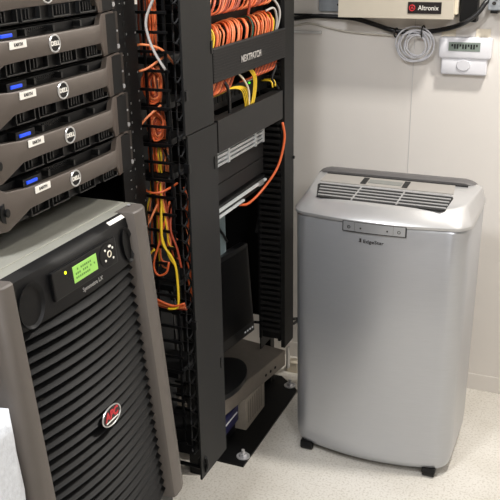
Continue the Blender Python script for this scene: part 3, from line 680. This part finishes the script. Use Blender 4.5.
for x, dz in ((-.889, -.018), (-.882, -.010), (-.868, -.004), (-.85, 0), (-.80, 0), (-.60, 0), (-.42, 0), (-.385, 0), (-.366, -.004), (-.352, -.010), (-.343, -.018)):
    e = 0 if -.875 < x < -.36 else .008
    e2 = .005 if -.85 < x < -.38 else 0
    rows.append([(x, 2.682+e, .945), (x, 2.684+e, .972+dz), (x, 2.696, .978+dz), (x, 2.72, .979+dz), (x, 2.735-e, .972+dz), (x, 2.748-e, .945)])
V = grid(bm, rows, True); bm.faces.new(V[0]); bm.faces.new(V[-1][::-1]); obj('rear_strip', bm, 'acdark', t, 'auto')
# front control strip
bm = bmesh.new(); yy = lambda x: yf+.025*((x-xc)/(hw-.07))**2
def strip(bm, xa, xb, za, zb, d0, d1, n=8, bev=0):
    rows = [[(x, yy(x)-d0, za), (x, yy(x)-d1, za), (x, yy(x)-d1, zb), (x, yy(x)-d0, zb)] for x in [xa+(xb-xa)*i/n for i in range(n+1)]]
    V = grid(bm, rows, True); bm.faces.new(V[0]); bm.faces.new(V[-1][::-1]); return bm
cf = obj('control_frame', strip(bm, -.709, -.505, .866, .900, 0, .005), 'vent', t)
for xa, xb in ((-.706, -.6685), (-.6675, -.5455), (-.5445, -.508)):
    obj('button', strip(bmesh.new(), xa, xb, .869, .8985, .004, .0065), 'acbody', cf)
for x, s in ((-.687, 1), (-.527, 1), (-.648, 0), (-.563, 0)):
    bm = bmesh.new(); c = Vector((x, yy(x)-.008, .882))
    if s: ellring(bm, c, X, Z, .0045, .0045, .0009, 0, 14)
    else: elldisc(bm, c, X, Z, .003, .003, .001, 10)
    obj('button_symbol', bm, 'ink', cf)
text_obj('maker_text', 'EdgeStar', .016, (-.607, yf-.0012, .838), X, Z, 'dgrey', body, width=.066, extrude=.0006)
bm = bmesh.new(); c = Vector((-.648, yf-.001, .839))
for k in range(4): prism(bm, [(0, 0), (-.004-.001*k, .009-.004*k), (.003, .007-.004*k)], lambda a, b: c+X*a+Z*b, lambda a, b: c+X*a+Z*b-Y*.0015)
obj('maker_emblem', bm, 'ink', body)
# feet
for x in (-.832, -.392):
    for y in (2.43, 2.68):
        bm = bmesh.new(); box(bm, x-.023, x+.023, y-.012, y+.03, .014, .034, bev=.004); tube(bm, [(x-.020, y, .0165), (x+.020, y, .0165)], .0165, 16)
        obj('caster', bm, 'plastic', t)
# ---------------------------------------------------------------- wall fittings
t = thing('control_box', 'beige metal control enclosure with Altronix label fixed high on the wall', 'enclosure', (-.71, WY, 1.46))
eb = obj('enclosure', bx(-.912, -.508, 2.968, WY-.001, 1.466, 1.85, bev=.003), 'box', t)
obj('lid_edge', bx(-.915, -.505, 2.964, 2.969, 1.464, 1.85, bev=.0015), 'box', t)
obj('name_plate', bx(-.663, -.547, 2.962, 2.964, 1.482, 1.521, bev=.0005), 'badge', t)
text_obj('name_text', 'Altronix', .023, (-.592, 2.9615, 1.501), X, Z, 'white', t, width=.071)
bm = bmesh.new(); ellring(bm, Vector((-.648, 2.9615, 1.501)), X, Z, .0095, .0095, .0018, 0, 20)
tube(bm, [(-.648, 2.9615, 1.497), (-.648, 2.9615, 1.513)], .0016, 5); tube(bm, [(-.652, 2.9615, 1.501), (-.644, 2.9615, 1.501)], .0016, 5); tube(bm, [(-.653, 2.9615, 1.498), (-.648, 2.9615, 1.502), (-.643, 2.9615, 1.498)], .0013, 5)
o = obj('emblem', bm, 'red', t); o['label'] = 'red and white round emblem'
t = thing('wiring_duct', 'short black vertical wiring duct right of the beige enclosure', 'duct', (-.465, WY, 1.45))
obj('duct_body', bx(-.494, -.436, 3.02, WY-.001, 1.452, 1.85, bev=.003), 'plastic', t)
t = thing('cable_raceway', 'cream raceway strip between the enclosure and the black duct', 'raceway', (-.505, WY, 1.47))
obj('raceway_strip', bx(-.516, -.499, 3.0, WY-.001, 1.478, 1.85, bev=.002), 'ivory', t)
t = thing('wall_bracket', 'zinc mounting plate with screws left of the beige enclosure', 'bracket', (-.98, WY, 1.48))
obj('plate', bx(-1.02, -.922, WY-.012, WY-.001, 1.475, 1.85, bev=.001), 'bracket', t)
for x, z in ((-.937, 1.487), (-.945, 1.50), (-.95, 1.535)):
    bm = bmesh.new(); elldisc(bm, Vector((x, WY-.012, z)), X, Z, .004, .004, .003, 12); obj('screw', bm, 'ink', t)
t = thing('wall_module', 'pale blue-grey module with black bracket at the top right corner of the picture', 'module', (-.37, WY, 1.5))
obj('module_body', bx(-.402, -.30, 3.03, WY-.001, 1.492, 1.7, bev=.003), 'bracket', t)
obj('module_foot', bx(-.392, -.366, 3.02, WY-.001, 1.482, 1.493, bev=.002), 'plastic', t)
bm = bmesh.new(); elldisc(bm, Vector((-.382, 3.03, 1.515)), X, Z, .007, .006, .004, 12); obj('module_knob', bm, 'ink', t); bm = bmesh.new(); elldisc(bm, Vector((-.375, 3.03, 1.53)), X, Z, .005, .005, .004, 12); obj('module_knob', bm, 'ink', t)
# black cable along the wall
yw = WY-.016
cable('wall_cable', [(-1.22, yw, 1.435), (-1.12, yw, 1.447), (-1.03, WY-.02, 1.458), (-.92, yw, 1.455), (-.87, yw, 1.450), (-.80, yw, 1.432), (-.75, yw, 1.417), (-.68, yw, 1.408), (-.60, yw, 1.413), (-.53, WY-.03, 1.428), (-.48, WY-.062, 1.448), (-.44, WY-.06, 1.475), (-.415, WY-.05, 1.51), (-.40, WY-.03, 1.56), (-.40, WY-.03, 1.8)], .0085, 'blackc', 'thick black cable sagging along the wall under the beige enclosure', n=10, k=8)
cable('wall_cable', [(-1.22, WY-.010, 1.462), (-1.10, WY-.010, 1.462), (-1.04, WY-.03, 1.464)], .004, 'blackc', 'thin dark cable at the left above the thick black one')
cable('wall_cable', [(-1.25, WY-.006, 1.418), (-1.12, WY-.006, 1.420), (-1.06, WY-.006, 1.430), (-.98, WY-.006, 1.415), (-.90, WY-.006, 1.402), (-.80, WY-.007, 1.396), (-.72, WY-.008, 1.394)], .0038, 'beigec', 'thin pale cable sagging beneath the thick black cable', k=8)
tag(obj('surface_raceway', bx(-1.19, -1.01, WY-.012, WY-.001, 1.392, 1.402, bev=.001), 'acside'), 'low pale raceway strip on the wall left of the enclosure', 'raceway')
# coil
for i in range(7):
    bm = bmesh.new(); n = 36; rx = .070-.006*i; rz = .060-.004*i; cx_ = -.650+.006*math.sin(i*2.1)+(.008 if i > 3 else 0); cz_ = 1.363+.007*math.cos(i*1.7)+.001*i
    tube(bm, [(cx_+rx*math.cos(2*math.pi*k/n+i), WY-.024-.0035*math.sin(k*.5+i)-.002*i, cz_+rz*math.sin(2*math.pi*k/n+i)) for k in range(n)], .0028, 6, True)
    if i == 0: cb = thing('cable_coil', 'coil of white cable hung from the black cable under the enclosure', 'cable coil', (-.65, WY-.02, 1.36))
    obj('cable_turn', bm, 'wht', cb, True)
bm = bmesh.new(); n = 12
for (x, z) in ((-.622, 1.412),): tube(bm, [(x+.003*math.cos(2*math.pi*k/n), WY-.026+.018*math.cos(2*math.pi*k/n), z+.022*math.sin(2*math.pi*k/n)) for k in range(n)], .003, 5, True)
obj('cable_tie', bm, 'blackc', cb)
o = tag(obj('cable_tie', tube(bmesh.new(), [(-.722+.004*math.cos(2*math.pi*k/n), WY-.018+.014*math.cos(2*math.pi*k/n), 1.406+.016*math.sin(2*math.pi*k/n)) for k in range(n)], .003, 5, True), 'blackc', None, True), 'small black cable tie on the sagging cable left of the coil', 'cable tie')
# thermostat
t = thing('thermostat', 'white wall thermostat with grey screen to the right of the cable coil', 'thermostat', (-.47, WY, 1.33))
bm = bmesh.new()
rows = []
def rrect(xa, xb, za, zb, r, n=5):
    P = []
    for cx, cz, a0 in ((xb-r, zb-r, 0), (xa+r, zb-r, 90), (xa+r, za+r, 180), (xb-r, za+r, 270)):
        for i in range(n+1): a = math.radians(a0+90*i/n); P.append((cx+r*math.cos(a), cz+r*math.sin(a)))
    return P
def slab(xa, xb, za, zb, r, ya, yb_, bev=.004):
    bm = bmesh.new(); R = []
    for y, s in ((ya, 0), (yb_+bev, 0), (yb_+bev*.3, bev*.5), (yb_, bev)): R.append([(x, y, z) for x, z in rrect(xa+s, xb-s, za+s, zb-s, max(r-s*.5, .001))])
    V = grid(bm, R, True); bm.faces.new(V[0]); bm.faces.new(V[-1][::-1]); return bm
hb = obj('housing_top', slab(-.562, -.380, 1.322, 1.397, .010, WY-.001, WY-.030), 'wht', t, 'auto')
obj('housing_bottom', slab(-.552, -.392, 1.266, 1.330, .006, WY-.001, WY-.026), 'wht', t, 'auto')
obj('screen', bx(-.528, -.418, WY-.0315, WY-.029, 1.350, 1.381, bev=.0006), 'lcds', hb)
bm = bmesh.new()
for k in range(10): box(bm, -.518+k*.0095, -.5125+k*.0095, WY-.0325, WY-.0314, 1.358 if k % 3 else 1.366, 1.374)
obj('screen_characters', bm, 'dgrey', hb)
bm = bmesh.new(); prism(bm, [(math.cos(math.pi+math.pi*i/12)*.026, math.sin(math.pi+math.pi*i/12)*.022) for i in range(13)]+[(.022, .012), (0, .020), (-.022, .012)],
    lambda a, b: (-.472+a, WY-.026, 1.302+b), lambda a, b: (-.472+a*.9, WY-.030, 1.302+b*.9)); obj('door_grip', bm, 'wht', t)
for i, x in enumerate((-.535, -.415)):
    tag(obj('adhesive_tape', bx(x-.025, x+.025, WY-.004, WY-.001, 1.392, 1.425), 'ivory'), ('yellowed tape piece above the thermostat left corner', 'yellowed tape piece on the wall above the thermostat right corner')[i], 'tape')
# ---------------------------------------------------------------- wrap at lower left
random.seed(3)
bm = bmesh.new(); rows = []
for j in range(19):
    z = .0+.985*j/18; row = []
    for i in range(40):
        a = 2*math.pi*i/40; s = (abs(math.cos(a))**.5*math.copysign(1, math.cos(a)), abs(math.sin(a))**.5*math.copysign(1, math.sin(a)))
        rr_ = 1+.03*math.sin(a*5+j*.7)+.02*math.sin(a*11-j*1.3)
        tp_ = 1-.12*max(0, (j-15)/3)
        row.append((-.912+.046*s[0]*rr_*tp_, .941+.046*s[1]*rr_*tp_*(1), z+.012*math.sin(a*3+1)*(j/18)))
    rows.append(row)
V = grid(bm, rows, True); bm.faces.new(V[0][::-1]); bm.faces.new(V[-1])
tag(obj('bubble_wrap_sack', bm, 'wrap', None, True), 'white bubble-wrapped package standing at the left edge of the picture', 'package')
